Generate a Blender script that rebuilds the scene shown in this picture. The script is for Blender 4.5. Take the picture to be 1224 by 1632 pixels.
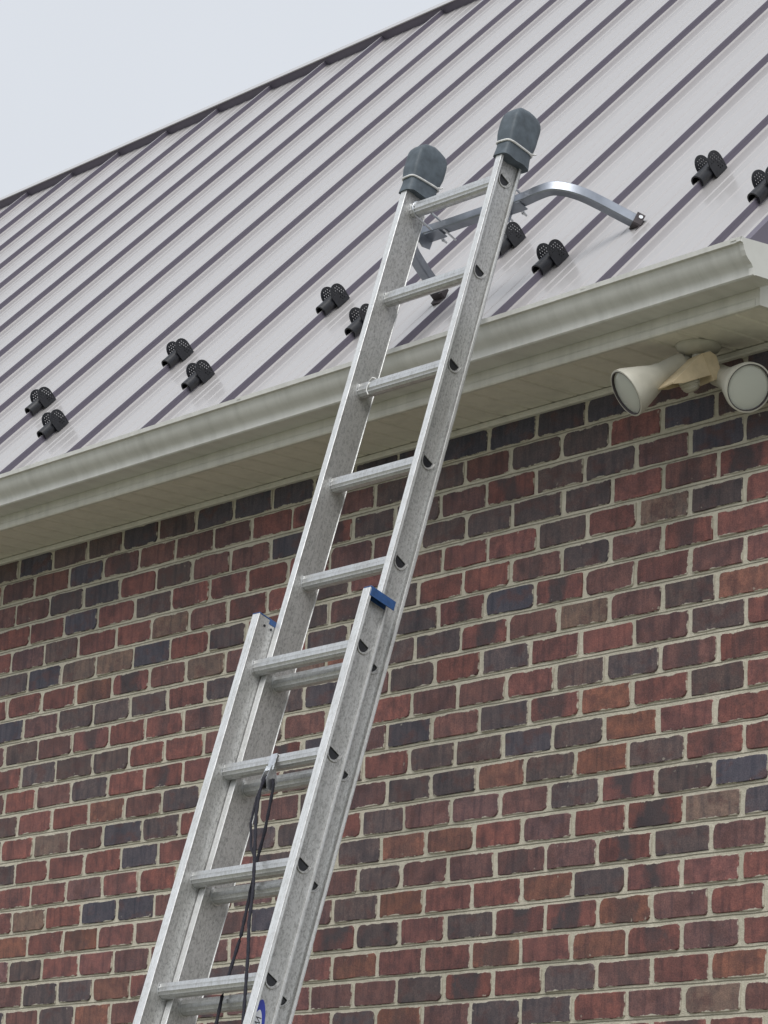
import bpy, bmesh, math, random
import numpy as np
from mathutils import Matrix, Vector
from mathutils.geometry import delaunay_2d_cdt

for _o in list(bpy.data.objects):
    bpy.data.objects.remove(_o)
scene = bpy.context.scene
COL = scene.collection
R_ = math.radians
rnd = random.Random(7)

# ------------------------------------------------------------------ camera
CAM = Vector((5.7698, -5.6521, -2.4372))
yaw, pit, rol = -0.895132, 0.249487, 0.044040
fwd = Vector((math.sin(yaw)*math.cos(pit), math.cos(yaw)*math.cos(pit), math.sin(pit)))
r0 = Vector((math.cos(yaw), -math.sin(yaw), 0)); u0 = r0.cross(fwd)
rgt = r0*math.cos(rol) + u0*math.sin(rol)
upv = -r0*math.sin(rol) + u0*math.cos(rol)
cd = bpy.data.cameras.new('camera'); cam = bpy.data.objects.new('camera', cd); COL.objects.link(cam)
cd.sensor_fit = 'VERTICAL'; cd.sensor_height = 36.0; cd.lens = 5052.24/1632*36.0
cd.clip_start = 0.1; cd.clip_end = 2000
m = Matrix((rgt, upv, -fwd)).transposed().to_4x4(); m.translation = CAM
cam.matrix_world = m
scene.camera = cam

# ------------------------------------------------------------------ sky, sun, exposure
SUN_EL, SUN_AZ = R_(52), R_(140)      # azimuth measured clockwise from +y
w = bpy.data.worlds.new('World'); scene.world = w; w.use_nodes = True
nt = w.node_tree; nt.nodes.clear()
out = nt.nodes.new('ShaderNodeOutputWorld'); bg = nt.nodes.new('ShaderNodeBackground')
sky = nt.nodes.new('ShaderNodeTexSky'); sky.sky_type = 'NISHITA'; sky.sun_disc = False
sky.sun_elevation = SUN_EL; sky.sun_rotation = SUN_AZ
sky.air_density = 1.0; sky.dust_density = 4.0; sky.ozone_density = 1.0; sky.altitude = 100
hs = nt.nodes.new('ShaderNodeHueSaturation'); hs.inputs['Saturation'].default_value = 0.22
ovc = nt.nodes.new('ShaderNodeMix'); ovc.data_type = 'RGBA'
ovc.inputs[0].default_value = 0.75
ovc.inputs[7].default_value = (6.75, 7.1, 7.65, 1)     # even overcast veil over the clear sky
nt.links.new(sky.outputs[0], hs.inputs['Color'])
cl = nt.nodes.new('ShaderNodeTexNoise'); cl.inputs['Scale'].default_value = 2.6; cl.inputs['Detail'].default_value = 4   # faint unevenness of the cloud deck
cm = nt.nodes.new('ShaderNodeMapRange'); cm.inputs[1].default_value = .3; cm.inputs[2].default_value = .7; cm.inputs[3].default_value = .945; cm.inputs[4].default_value = 1.035
cx_ = nt.nodes.new('ShaderNodeVectorMath'); cx_.operation = 'SCALE'
nt.links.new(cl.outputs[0], cm.inputs[0]); nt.links.new(cm.outputs[0], cx_.inputs['Scale'])
nt.links.new(hs.outputs[0], ovc.inputs[6]); nt.links.new(ovc.outputs[2], cx_.inputs[0]); nt.links.new(cx_.outputs[0], bg.inputs['Color'])
bg.inputs['Strength'].default_value = 0.1
nt.links.new(bg.outputs[0], out.inputs['Surface'])
sd = bpy.data.lights.new('sun', 'SUN'); sd.energy = 1.45; sd.angle = R_(35); sd.color = (1, .97, .93)
so = bpy.data.objects.new('sun', sd); COL.objects.link(so)
sdir = Vector((math.sin(SUN_AZ)*math.cos(SUN_EL), math.cos(SUN_AZ)*math.cos(SUN_EL), math.sin(SUN_EL)))
so.rotation_euler = sdir.to_track_quat('Z', 'Y').to_euler(); so.location = (3, -6, 8)
scene.view_settings.view_transform = 'Standard'; scene.view_settings.look = 'None'
scene.view_settings.exposure = 0.36; scene.view_settings.gamma = 1.0
scene.cycles.max_bounces = 5; scene.cycles.diffuse_bounces = 3; scene.cycles.glossy_bounces = 3; scene.cycles.transmission_bounces = 4

# ------------------------------------------------------------------ helpers
GROUND = -4.05
def put(name, me, mat=None, parent=None, loc=None):
    o = bpy.data.objects.new(name, me); COL.objects.link(o)
    if mat is not None and me is not None and not me.materials: me.materials.append(mat)
    if parent is not None: o.parent = parent
    if loc is not None: o.location = loc
    return o
def empty(name, mw=None):
    o = bpy.data.objects.new(name, None); COL.objects.link(o); o.empty_display_size = .1
    if mw is not None: o.matrix_world = mw
    return o
def tag(o, label=None, cat=None, group=None, kind=None):
    for k, v in (('label', label), ('category', cat), ('group', group), ('kind', kind)):
        if v: o[k] = v
    return o

class MB:
    """collects verts / faces for one mesh"""
    def __init__(s): s.v = []; s.f = []
    def add(s, vs, fs):
        b = len(s.v); s.v += [tuple(v) for v in vs]; s.f += [tuple(b+i for i in f) for f in fs]
    def box(s, a, b):
        (x0, y0, z0), (x1, y1, z1) = a, b
        s.add([(x0,y0,z0),(x1,y0,z0),(x1,y1,z0),(x0,y1,z0),(x0,y0,z1),(x1,y0,z1),(x1,y1,z1),(x0,y1,z1)],
              [(0,3,2,1),(4,5,6,7),(0,1,5,4),(1,2,6,5),(2,3,7,6),(3,0,4,7)])
    def prism(s, poly, x0, x1, axes='x', caps=True):
        """poly of 2D points swept along x (poly in y,z)"""
        n = len(poly); vs = [(x0, p[0], p[1]) for p in poly] + [(x1, p[0], p[1]) for p in poly]
        fs = [(i, (i+1) % n, n+(i+1) % n, n+i) for i in range(n)]
        if caps: fs += [tuple(range(n-1, -1, -1)), tuple(range(n, 2*n))]
        s.add(vs, fs)
    def sheet(s, poly, x0, x1):
        n = len(poly); vs = [(x0, p[0], p[1]) for p in poly] + [(x1, p[0], p[1]) for p in poly]
        s.add(vs, [(i, i+1, n+i+1, n+i) for i in range(n-1)])
    def tube(s, path, r, n=10, caps=True, square=False, upv=Vector((0, 0, 1))):
        path = [Vector(p) for p in path]; rings = []
        for i, p in enumerate(path):
            t = (path[min(i+1, len(path)-1)] - path[max(i-1, 0)]).normalized()
            a = t.cross(upv)
            if a.length < 1e-4: a = t.cross(Vector((1, 0, 0)))
            a.normalize(); b = a.cross(t).normalized()
            rr = r[i] if isinstance(r, (list, tuple)) else r
            if square:
                c = .22
                pts = [(-1,-1+c),(-1+c,-1),(1-c,-1),(1,-1+c),(1,1-c),(1-c,1),(-1+c,1),(-1,1-c)]
                rings.append([p + a*rr*q[0] + b*rr*q[1] for q in pts])
            else:
                rings.append([p + a*rr*math.cos(2*math.pi*k/n) + b*rr*math.sin(2*math.pi*k/n) for k in range(n)])
        n = len(rings[0]); vs = [v for ring in rings for v in ring]
        fs = [(i*n+k, i*n+(k+1) % n, (i+1)*n+(k+1) % n, (i+1)*n+k) for i in range(len(rings)-1) for k in range(n)]
        if caps: fs += [tuple(range(n-1, -1, -1)), tuple((len(rings)-1)*n+k for k in range(n))]
        s.add(vs, fs)
    def lathe(s, prof, org, axis, n=28, cap0=True, cap1=True):
        axis = Vector(axis).normalized(); a = axis.orthogonal().normalized(); b = axis.cross(a)
        org = Vector(org); vs = []
        for (t, r) in prof:
            for k in range(n):
                vs.append(org + axis*t + (a*math.cos(2*math.pi*k/n) + b*math.sin(2*math.pi*k/n))*r)
        fs = [(i*n+k, i*n+(k+1) % n, (i+1)*n+(k+1) % n, (i+1)*n+k) for i in range(len(prof)-1) for k in range(n)]
        if cap0: fs.append(tuple(range(n-1, -1, -1)))
        if cap1: fs.append(tuple((len(prof)-1)*n+k for k in range(n)))
        s.add(vs, fs)
    def plate(s, outline, holes, mapf, th):
        """flat plate with holes; mapf(u,v,t) -> 3D; t in 0..th"""
        vs = [Vector(p) for p in outline]; ed = [(i, (i+1) % len(outline)) for i in range(len(outline))]
        loops = [list(range(len(outline)))]
        for h in holes:
            b = len(vs); vs += [Vector(p) for p in h]; ed += [(b+i, b+(i+1) % len(h)) for i in range(len(h))]
            loops.append(list(range(b, b+len(h))))
        ov, oe, of, orig, _, _ = delaunay_2d_cdt(vs, ed, [], 0, 1e-7)
        def inside(p, poly):
            c = False; j = len(poly)-1
            for i in range(len(poly)):
                xi, yi = poly[i]; xj, yj = poly[j]
                if (yi > p[1]) != (yj > p[1]) and p[0] < (xj-xi)*(p[1]-yi)/(yj-yi)+xi: c = not c
                j = i
            return c
        hb = [(min(q[0] for q in h), max(q[0] for q in h), min(q[1] for q in h), max(q[1] for q in h), h) for h in holes]
        fs = []
        for f in of:
            c = sum((ov[i] for i in f), Vector((0, 0)))/len(f)
            if not inside(c, outline): continue
            if any(x0 <= c[0] <= x1 and y0 <= c[1] <= y1 and inside(c, h) for x0, x1, y0, y1, h in hb): continue
            fs.append(tuple(f))
        n = len(ov)
        V = [mapf(p[0], p[1], 0) for p in ov] + [mapf(p[0], p[1], th) for p in ov]
        F = [tuple(reversed(f)) for f in fs] + [tuple(i+n for i in f) for f in fs]
        cnt = {}
        for f in fs:
            for i in range(len(f)):
                e = (f[i], f[(i+1) % len(f)]); cnt[e] = cnt.get(e, 0)+1
        for (a, b) in cnt:
            if (b, a) not in cnt: F.append((a, b, b+n, a+n))
        s.add(V, F)
    def mesh(s, name, smooth=None):
        me = bpy.data.meshes.new(name); me.from_pydata(s.v, [], s.f); me.update()
        bm = bmesh.new(); bm.from_mesh(me); bmesh.ops.recalc_face_normals(bm, faces=bm.faces)
        bm.to_mesh(me); bm.free()
        if smooth is not None:
            me.polygons.foreach_set('use_smooth', [True]*len(me.polygons))
            me.set_sharp_from_angle(angle=R_(smooth))
        return me
    def build(s, name, mat, parent=None, smooth=None):
        return put(name, s.mesh(name, smooth), mat, parent)

def rounded_box(mb, a, b, r, seg=2):
    bm = bmesh.new(); bmesh.ops.create_cube(bm, size=1)
    c = [(a[i]+b[i])/2 for i in range(3)]; d = [abs(b[i]-a[i]) for i in range(3)]
    for v in bm.verts: v.co = Vector((c[i]+v.co[i]*d[i] for i in range(3)))
    bmesh.ops.bevel(bm, geom=bm.edges[:], offset=r, segments=seg, affect='EDGES', profile=.5)
    bm.verts.index_update()
    mb.add([v.co.copy() for v in bm.verts], [tuple(v.index for v in f.verts) for f in bm.faces]); bm.free()

# ------------------------------------------------------------------ materials
class NT:
    def __init__(s, name):
        s.m = bpy.data.materials.new(name); s.m.use_nodes = True; s.t = s.m.node_tree
        s.b = s.t.nodes['Principled BSDF']
    def n(s, t, **kw):
        nd = s.t.nodes.new('ShaderNode'+t)
        for k, v in kw.items(): setattr(nd, k, v)
        return nd
    def L(s, a, b): s.t.links.new(a, b)
    def setin(s, sock, v):
        if hasattr(v, 'links') or isinstance(v, bpy.types.NodeSocket): s.L(v, sock)
        else: sock.default_value = v
    def math(s, op, a, b=0.0, c=None, clamp=False):
        nd = s.n('Math', operation=op, use_clamp=clamp); s.setin(nd.inputs[0], a); s.setin(nd.inputs[1], b)
        if c is not None: s.setin(nd.inputs[2], c)
        return nd.outputs[0]
    def noise(s, vec, scale, detail=3, rough=.55, dist=0):
        nd = s.n('TexNoise'); nd.inputs['Scale'].default_value = scale; nd.inputs['Detail'].default_value = detail
        nd.inputs['Roughness'].default_value = rough; nd.inputs['Distortion'].default_value = dist
        if vec is not None: s.L(vec, nd.inputs['Vector'])
        return nd.outputs[0]
    def ramp(s, v, a, b, c0=0.0, c1=1.0):
        nd = s.n('MapRange', clamp=True); s.setin(nd.inputs[0], v)
        nd.inputs[1].default_value = a; nd.inputs[2].default_value = b; nd.inputs[3].default_value = c0; nd.inputs[4].default_value = c1
        return nd.outputs[0]
    def mix(s, f, a, b, mode='MIX'):
        nd = s.n('Mix', data_type='RGBA', blend_type=mode); s.setin(nd.inputs[0], f)
        for i, v in ((6, a), (7, b)):
            if isinstance(v, tuple) and len(v) == 3: v = (*v, 1)
            s.setin(nd.inputs[i], v)
        return nd.outputs[2]
    def mapping(s, vec, scale=(1, 1, 1), loc=(0, 0, 0), rot=(0, 0, 0)):
        nd = s.n('Mapping'); nd.inputs['Scale'].default_value = scale; nd.inputs['Location'].default_value = loc
        nd.inputs['Rotation'].default_value = rot
        s.L(vec, nd.inputs['Vector']); return nd.outputs[0]
    def bump(s, h, strength=.3, dist=.002, normal=None):
        nd = s.n('Bump'); nd.inputs['Strength'].default_value = strength; nd.inputs['Distance'].default_value = dist
        s.L(h, nd.inputs['Height'])
        if normal is not None: s.L(normal, nd.inputs['Normal'])
        return nd.outputs[0]
    def obj(s): return s.n('TexCoord').outputs['Object']
    def P(s, **kw):
        for k, v in kw.items():
            sk = s.b.inputs[k.replace('_', ' ')]
            if isinstance(v, tuple) and len(v) == 3: v = (*v, 1)
            s.setin(sk, v)
        return s.m

MORTAR = (.40, .375, .30)
def mat_brick():
    t = NT('fired_clay_brick')
    uv = t.n('UVMap').outputs[0]; oi = t.n('ObjectInfo')
    at = t.n('Attribute', attribute_name='tint'); sa = t.n('Attribute', attribute_name='seed')
    base = t.mix(1.0, oi.outputs['Color'], at.outputs['Color'], 'MULTIPLY')
    blot = t.math('MULTIPLY', oi.outputs['Alpha'], at.outputs['Alpha'])
    seed = t.math('MULTIPLY', t.math('ADD', oi.outputs['Random'], sa.outputs['Fac']), 91.0)
    sv = t.n('CombineXYZ'); t.L(seed, sv.inputs[2])
    va = t.n('VectorMath', operation='ADD'); t.L(uv, va.inputs[0]); t.L(sv.outputs[0], va.inputs[1]); P = va.outputs[0]
    sep = t.n('SeparateXYZ'); t.L(uv, sep.inputs[0]); X, Y = sep.outputs[0], sep.outputs[1]
    n1 = t.noise(P, 26, 3, .65); n2 = t.noise(P, 11, 2, .5); n3 = t.noise(P, 260, 2, .6)
    st = t.noise(t.mapping(P, (55, 7, 1)), 1.0, 2, .5)
    col = t.mix(t.ramp(n1, .35, .68), base, t.mix(1.0, base, (1.62, 1.5, 1.38), 'MULTIPLY'))
    col = t.mix(t.ramp(st, .48, .7, 0, .75), col, t.mix(1.0, col, (.52, .58, .68), 'MULTIPLY'))
    # flashed dark heart or end
    cx = t.math('ADD', t.math('MULTIPLY', X, 9.5), t.math('ADD', t.math('MULTIPLY', t.math('SUBTRACT', n2, .5), 1.5), t.math('MULTIPLY', t.math('SUBTRACT', n1, .5), .6)))
    heart = t.ramp(t.math('ABSOLUTE', cx), .52, .22, 0, .85)
    col = t.mix(t.math('MULTIPLY', heart, blot), col, (.048, .046, .052))
    n4 = t.noise(t.mapping(P, (1, 1.25, 1), (3.1, 1.7, 0)), 15, 3, .62)
    col = t.mix(t.ramp(n4, .50, .64, 0, .62), col, (.105, .052, .050))      # kiln flashing drifts between maroon and charcoal
    patch = t.ramp(n2, .54, .68, 0, .5)
    col = t.mix(patch, col, t.mix(1.0, col, (.45, .5, .6), 'MULTIPLY'))
    col = t.mix(t.ramp(n3, .3, .75), t.mix(1.0, col, (.70, .70, .72), 'MULTIPLY'), t.mix(1.0, col, (1.28, 1.25, 1.22), 'MULTIPLY'))
    # mortar smeared over the arrises
    dx = t.math('SUBTRACT', .0925, t.math('ABSOLUTE', X)); dy = t.math('SUBTRACT', .0335, t.math('ABSOLUTE', Y))
    d = t.math('MINIMUM', dx, dy)
    e1 = t.math('MULTIPLY', t.math('SUBTRACT', t.noise(P, 17, 3, .62), .5), .024)
    e2 = t.math('MULTIPLY', t.math('SUBTRACT', t.noise(P, 150, 2, .6), .5), .0045)
    dd = t.math('ADD', t.math('ADD', d, e1), e2)
    sm = t.ramp(dd, .0014, -.0006)
    mc = t.mix(n3, (.34, .315, .255), (.58, .545, .455))
    col = t.mix(t.math('MULTIPLY', sm, .92), col, mc)
    speck = t.ramp(t.noise(P, 60, 1, .4), .76, .80, 0, .5)
    col = t.mix(t.math('MULTIPLY', speck, t.ramp(d, .02, .004)), col, mc)
    h = t.math('ADD', t.math('MULTIPLY', n3, .35), t.math('ADD', t.math('MULTIPLY', n1, .8), t.math('MULTIPLY', st, .35)))
    return t.P(Base_Color=col, Roughness=t.ramp(n1, .3, .7, .72, .9), Normal=t.bump(h, .55, .0025))
def mat_mortar():
    t = NT('mortar'); P = t.obj()
    n = t.noise(P, 60, 3, .65); f = t.noise(P, 260, 2, .6); g = t.noise(P, 3.5, 2)
    col = t.mix(n, (.36, .335, .265), (.70, .655, .545))
    col = t.mix(t.ramp(g, .4, .7, 0, .55), col, t.mix(1, col, (.66, .68, .64), 'MULTIPLY'))
    sep = t.n('SeparateXYZ'); t.L(P, sep.inputs[0])
    # grapevine groove struck along the middle of each bed joint
    zz = t.math('ADD', sep.outputs[2], t.math('MULTIPLY', t.math('SUBTRACT', t.noise(P, 9, 2), .5), .006))
    pp = t.math('PINGPONG', t.math('SUBTRACT', zz, .0813/2), .0813/2)
    gr = t.ramp(pp, .0008, .0026)
    col = t.mix(gr, t.mix(1, col, (.50, .50, .48), 'MULTIPLY'), col)
    h = t.math('ADD', t.math('MULTIPLY', n, 1.0), t.math('ADD', t.math('MULTIPLY', f, .5), t.math('MULTIPLY', gr, .6)))
    return t.P(Base_Color=col, Roughness=.92, Normal=t.bump(h, .8, .004))
def mat_roof(name, a, b, c, rough=.38, coat=.35):
    t = NT(name); P = t.obj()
    n = t.noise(t.mapping(P, (1.2, .5, .5)), 2.0, 2); f = t.noise(t.mapping(P, (14, 1.2, 1.2)), 3.0, 2, .6)
    col = t.mix(t.ramp(f, .5, .8, 0, .35), t.mix(n, a, b), c)
    bn = t.bump(t.noise(t.mapping(P, (5, .8, .8)), 1.0, 1), .12, .004)
    return t.P(Base_Color=col, Roughness=t.ramp(f, .3, .75, rough, rough+.1), IOR=1.5, Coat_Weight=coat, Coat_Roughness=.17, Coat_IOR=1.5, Normal=bn, Coat_Normal=bn)
def mat_paint(name, c, rough=.45, grime=.5, streak=True, dirt=(.22, .22, .19)):
    t = NT(name); P = t.obj()
    s = t.noise(t.mapping(P, (24, 5, 2.2)) if streak else P, 1.0 if streak else 20, 4, .6)
    n = t.noise(P, 5, 4, .6); f = t.noise(P, 120, 3, .6)
    col = t.mix(t.math('MULTIPLY', t.ramp(s, .42, .78), grime), c, dirt)
    col = t.mix(t.ramp(n, .5, .8, 0, grime*.6), col, dirt)
    col = t.mix(t.ramp(f, .62, .72, 0, grime*.35), col, dirt)
    return t.P(Base_Color=col, Roughness=rough, Normal=t.bump(t.noise(P, 9, 2), .12, .004))
def mat_alu(name, a=(.56, .56, .55), b=(.34, .34, .335), rough=.48, metal=.72, spots=.8, sc=1.0):
    t = NT(name); P = t.obj()
    n = t.noise(t.mapping(P, (1, 1, .62)), 165*sc, 3, .72, .5); n2 = t.noise(P, 16, 3, .6); d = t.noise(P, 300, 2)
    col = t.mix(t.math('MULTIPLY', t.ramp(n, .48, .62), spots), a, b)
    col = t.mix(t.ramp(n2, .45, .72, 0, .4), col, t.mix(1, col, (.74, .73, .71), 'MULTIPLY'))
    ln = t.noise(t.mapping(P, (260, 260, 1.6)), 1.0, 2, .6)
    col = t.mix(t.ramp(ln, .45, .75, 0, .45), col, t.mix(1, col, (.62, .61, .59), 'MULTIPLY'))
    col = t.mix(t.ramp(d, .66, .74, 0, .6), col, (.2, .19, .18))
    return t.P(Base_Color=col, Metallic=metal, Roughness=t.ramp(n, .35, .65, rough, rough+.15), Normal=t.bump(n, .15, .0008))
def mat_plain(name, c, rough=.6, metal=0, var=.25, sc=40, coat=0, bump=.2):
    t = NT(name); P = t.obj(); n = t.noise(P, sc, 4, .6)
    col = t.mix(t.ramp(n, .3, .7), tuple(x*(1-var) for x in c), tuple(min(1, x*(1+var)) for x in c))
    return t.P(Base_Color=col, Roughness=rough, Metallic=metal, Coat_Weight=coat, Normal=t.bump(n, bump, .001))
M = dict(
    brick=mat_brick(), mortar=mat_mortar(), roof=mat_roof('light_grey_roof_paint', (.385, .370, .368), (.415, .40, .397), (.365, .35, .345), .42, .55), seam=mat_roof('dark_seam', (.125, .112, .15), (.14, .127, .165), (.16, .15, .175), .5, 0),
    gutter=mat_paint('weathered_gutter_paint', (.62, .62, .585), .38, .28),
    fascia=mat_paint('cream_fascia_paint', (.66, .65, .585), .45, .26),
    soffit=mat_paint('beige_vinyl_soffit', (.74, .715, .63), .55, .18, streak=False),
    alu=mat_alu('oxidised_aluminium'), rung=mat_alu('worn_aluminium_rung', (.66, .67, .67), (.48, .48, .47), .34, .85, .45, .5),
    flange=mat_alu('lit_flange', (.78, .79, .79), (.58, .58, .57), .42, .6, .5, .7),  # paler than the web: light caught by the flanges, put into the colour
    zinc=mat_plain('zinc_steel', (.62, .64, .66), .3, .9), tube=mat_plain('blue_grey_aluminium_tube', (.30, .325, .37), .36, .75, .12, 25),
    rubber=mat_plain('grey_green_rubber', (.078, .098, .116), .6, 0, .25, 45, 0, .3), black=mat_plain('black_plastic', (.012, .013, .017), .40, 0, .3, 60),
    white=mat_plain('white_nylon', (.7, .7, .68), .5), blue=mat_plain('blue_plastic', (.02, .075, .22), .5, 0, .25, 60),
    rope=mat_plain('navy_braided_rope', (.022, .022, .032), .9, 0, .6, 400, 0, .8),
    lampw=mat_paint('aged_white_lamp_paint', (.52, .505, .435), .45, .25, streak=False), sensor=mat_plain('yellowed_plastic', (.55, .45, .29), .5, 0, .12, 30),
    grass=mat_plain('dry_gravelly_grass', (.20, .195, .145), .95, 0, .3, 3), pad=mat_plain('brown_rubber_pad', (.06, .05, .055), .7),
    decalblue=mat_plain('blue_print', (.025, .045, .36), .4, 0, .1), decalwhite=mat_plain('white_print', (.72, .74, .78), .4, 0, .05), decalink=mat_plain('black_print', (.02, .02, .025), .4, 0, .05),
)
t = NT('lamp_glass'); t.P(Base_Color=(.88, .90, .82), Roughness=.1, Transmission_Weight=.5, IOR=1.45); M['glass'] = t.m
t = NT('reflector'); t.P(Base_Color=(.86, .87, .78), Metallic=.35, Roughness=.35); M['reflector'] = t.m
t = NT('sensor_lens'); t.P(Base_Color=(.62, .60, .50), Roughness=.3, Transmission_Weight=.35); M['slens'] = t.m

# ------------------------------------------------------------------ ground
mb = MB(); mb.add([(-400,-400,GROUND),(400,-400,GROUND),(400,400,GROUND),(-400,400,GROUND)], [(0,1,2,3)])
tag(mb.build('ground', M['grass']), kind='structure')

# ------------------------------------------------------------------ house
house = empty('brick_house', Matrix.Translation((0, 0, GROUND)))
tag(house, 'red and charcoal brick house under a steep standing seam metal roof', 'house')
hz = -GROUND                                    # children are written in world coordinates and dropped by this
def hp(o): o.matrix_parent_inverse = house.matrix_world.inverted(); return o
bpy.context.view_layer.update()

HB, CH = .1016, .0813
XR, XL, DEP = .40, -8.7, 5.2                       # wall ends, house depth
mb = MB(); mb.box((XL, 0, GROUND-.3), (XR, .2, .046))
wall = hp(mb.build('wall', M['mortar'], house))
# gable wall, right side (pentagon swept 0.2 thick)
TP = math.tan(R_(45.64))
def roofz(y, off=0.0): return .55 + off + TP*(y if y <= 2.53 else 5.06-y)
for nm, x0 in (('gable_wall', XR-.2), ('gable_wall', XL)):
    mb = MB(); mb.prism([(.2, GROUND-.3), (4.86, GROUND-.3), (4.86, .06), (2.53, roofz(2.53)-.14), (.2, roofz(.2)-.14)], x0, x0+.2)
    gw = hp(mb.build(nm, M['mortar'], house))
    if x0 > -1: gable = gw
mb = MB(); mb.box((XL, 4.86, GROUND-.3), (XR, 5.06, .046)); hp(mb.build('rear_wall', M['mortar'], house))

# bricks: positions of head joints (mm off the even half-brick grid) and the colour of each brick read off the wall
JT = {0: {-32: -9, -30: -4, -28: 1, -26: 3, -24: 4, -22: 6, -6: -4, -4: -6}, 1: {-31: -4, -29: 3, -27: 1, -25: 4, -23: 3, -21: 6, -5: 1, -3: -10, -1: -9, 1: -10}, 2: {-32: -8, -30: -3, -28: -4, -26: 4, -24: 5, -22: 1, -20: -1, -6: -1, -4: -5, -2: -5, 0: -3, 2: -6}, 3: {-31: -11, -29: -9, -27: -13, -25: -4, -23: -3, -21: -1, -5: 13, -3: 6, -1: 0, 1: 1}, 4: {-32: -18, -30: -17, -28: -16, -26: -2, -24: -2, -22: -2, -20: 0, -6: 14, -4: 11, -2: 8, 0: 1, 2: -4}, 5: {-31: -6, -29: -4, -27: -5, -25: 5, -23: 6, -21: 8, -5: 15, -3: 6, -1: 1, 1: -7}, 6: {-32: -19, -30: -13, -28: -11, -26: -6, -24: 0, -22: -3, -20: 3, -6: 10, -4: 5, -2: 3, 0: 5, 2: 1}, 7: {-31: -11, -29: -6, -27: 0, -25: 4, -23: 7, -21: 4, -5: 9, -3: 6, -1: 6, 1: 3}, 8: {-30: -15, -28: -11, -26: -3, -24: -3, -22: -1, -20: 8, -6: -1, -4: -2, -2: 3, 0: 9, 2: 7}, 9: {-31: -4, -29: 2, -27: 14, -25: 14, -23: 10, -21: 16, -5: 2, -3: -1, -1: 4, 1: 12}, 10: {-30: -3, -28: -2, -26: 9, -24: 8, -22: 11, -4: 2, -2: 1, 0: 10, 2: 9}, 11: {-31: -6, -29: 0, -27: 9, -25: 10, -23: 10, -5: -1, -3: -3, -1: -1, 1: 5}, 12: {-30: 0, -28: 5, -26: 0, -24: 13, -22: 12, -12: 10, -10: 2, -8: -3, -6: -9, -4: -9, -2: -9, 0: 1, 2: 8}, 13: {-31: -1, -29: -5, -27: 2, -25: 7, -23: 5, -5: -8, -3: -8, -1: -2, 1: 5}, 14: {-30: 6, -28: 10, -26: 14, -24: 12, -22: 14, -14: -6, -12: -6, -10: -10, -8: -7, -6: -14, -4: -11, -2: -9, 0: -2, 2: 5}, 15: {-31: 5, -29: 1, -27: 3, -25: 3, -23: 2, -5: -15, -3: -17, -1: -9, 1: -2}, 16: {-30: 4, -28: 11, -26: 7, -24: 6, -14: -11, -12: -7, -10: -9, -8: -9, -6: -6, -4: -5, -2: -9, 0: -6, 2: 4}, 17: {-31: 5, -29: -1, -27: 8, -25: 2, -23: -6, -5: -10, -3: -10, -1: -9, 1: -5}, 18: {-30: -3, -28: -3, -26: -3, -24: 0, -14: -5, -12: 0, -10: -2, -8: -2, -6: -5, -4: -4, -2: 2, 0: 0, 2: 6}, 19: {-5: -11, -3: -7, -1: -6, 1: 2}, 20: {-12: 3, -10: 3, -8: 4, -6: 5, -4: 7, -2: 8, 0: 10, 2: 16}}
CM = {}
def crow(r, s):
    for tok in s.split():
        u, c = tok.split(':'); u = int(u)
        for k, ch in enumerate(c): CM[(r, u+2*k)] = ch
# letters: R red, M maroon, D charcoal, B blue black, O orange brown, G grey tan, X red with dark heart
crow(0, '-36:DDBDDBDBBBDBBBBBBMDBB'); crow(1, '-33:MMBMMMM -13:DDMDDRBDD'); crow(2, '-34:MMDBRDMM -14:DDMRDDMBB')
crow(3, '-33:RRBRDRR -13:MDDDDRMXR'); crow(4, '-34:RMDRRGMR -14:RMRRDRGDR'); crow(5, '-33:DBGGBRD -13:DRRMDMRR')
crow(6, '-34:RRROXMGM -14:DDXBXMRMR'); crow(7, '-33:BMDDDRD -13:DDXMGMDO'); crow(8, '-34:MDMRRRMR -14:MDRDRRMDR')
crow(9, '-33:RDDDRRM -13:RMMRDDMR'); crow(10, '-34:MRMDRXR -14:MBMDRORDR'); crow(11, '-33:DRROMD -13:RDDBDORR')
crow(12, '-32:RGMBDR -14:MDDODODRRM'[:-1]+'M'); crow(13, '-33:DRRRBR -15:RDMMMDXDB'); crow(14, '-32:RRMRR -14:DOORMRXGB')
crow(15, '-33:RGRBBM -15:MDMMMMXDM'); crow(16, '-32:ORORM -14:DORRODXRR'); crow(17, '-33:MDRRMM -15:XDRDXXOMRR'[:-1]+'R')
crow(18, '-32:MDDORM -16:RORRORORMMD'[:-3]+'MRD'); crow(19, '-31:MDOM -15:MMDXRDMRO'); crow(20, '-14:DOMDDRMGM'); crow(21, '-7:DRXRR')
PAL = {'R': (.138, .060, .056), 'M': (.106, .058, .058), 'D': (.073, .057, .060), 'B': (.054, .051, .066), 'O': (.148, .070, .054), 'G': (.138, .098, .083), 'X': (.122, .052, .049)}
def tint(r, u):
    ch = CM.get((r, u))
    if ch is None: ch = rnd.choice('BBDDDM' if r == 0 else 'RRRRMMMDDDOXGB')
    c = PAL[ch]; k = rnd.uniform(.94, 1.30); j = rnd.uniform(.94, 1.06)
    return (c[0]*k*j, c[1]*k, c[2]*k/j, 1.0 if ch == 'X' else (rnd.uniform(.3, .9) if ch in 'RMO' and rnd.random() < .22 else 0.0))

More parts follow.
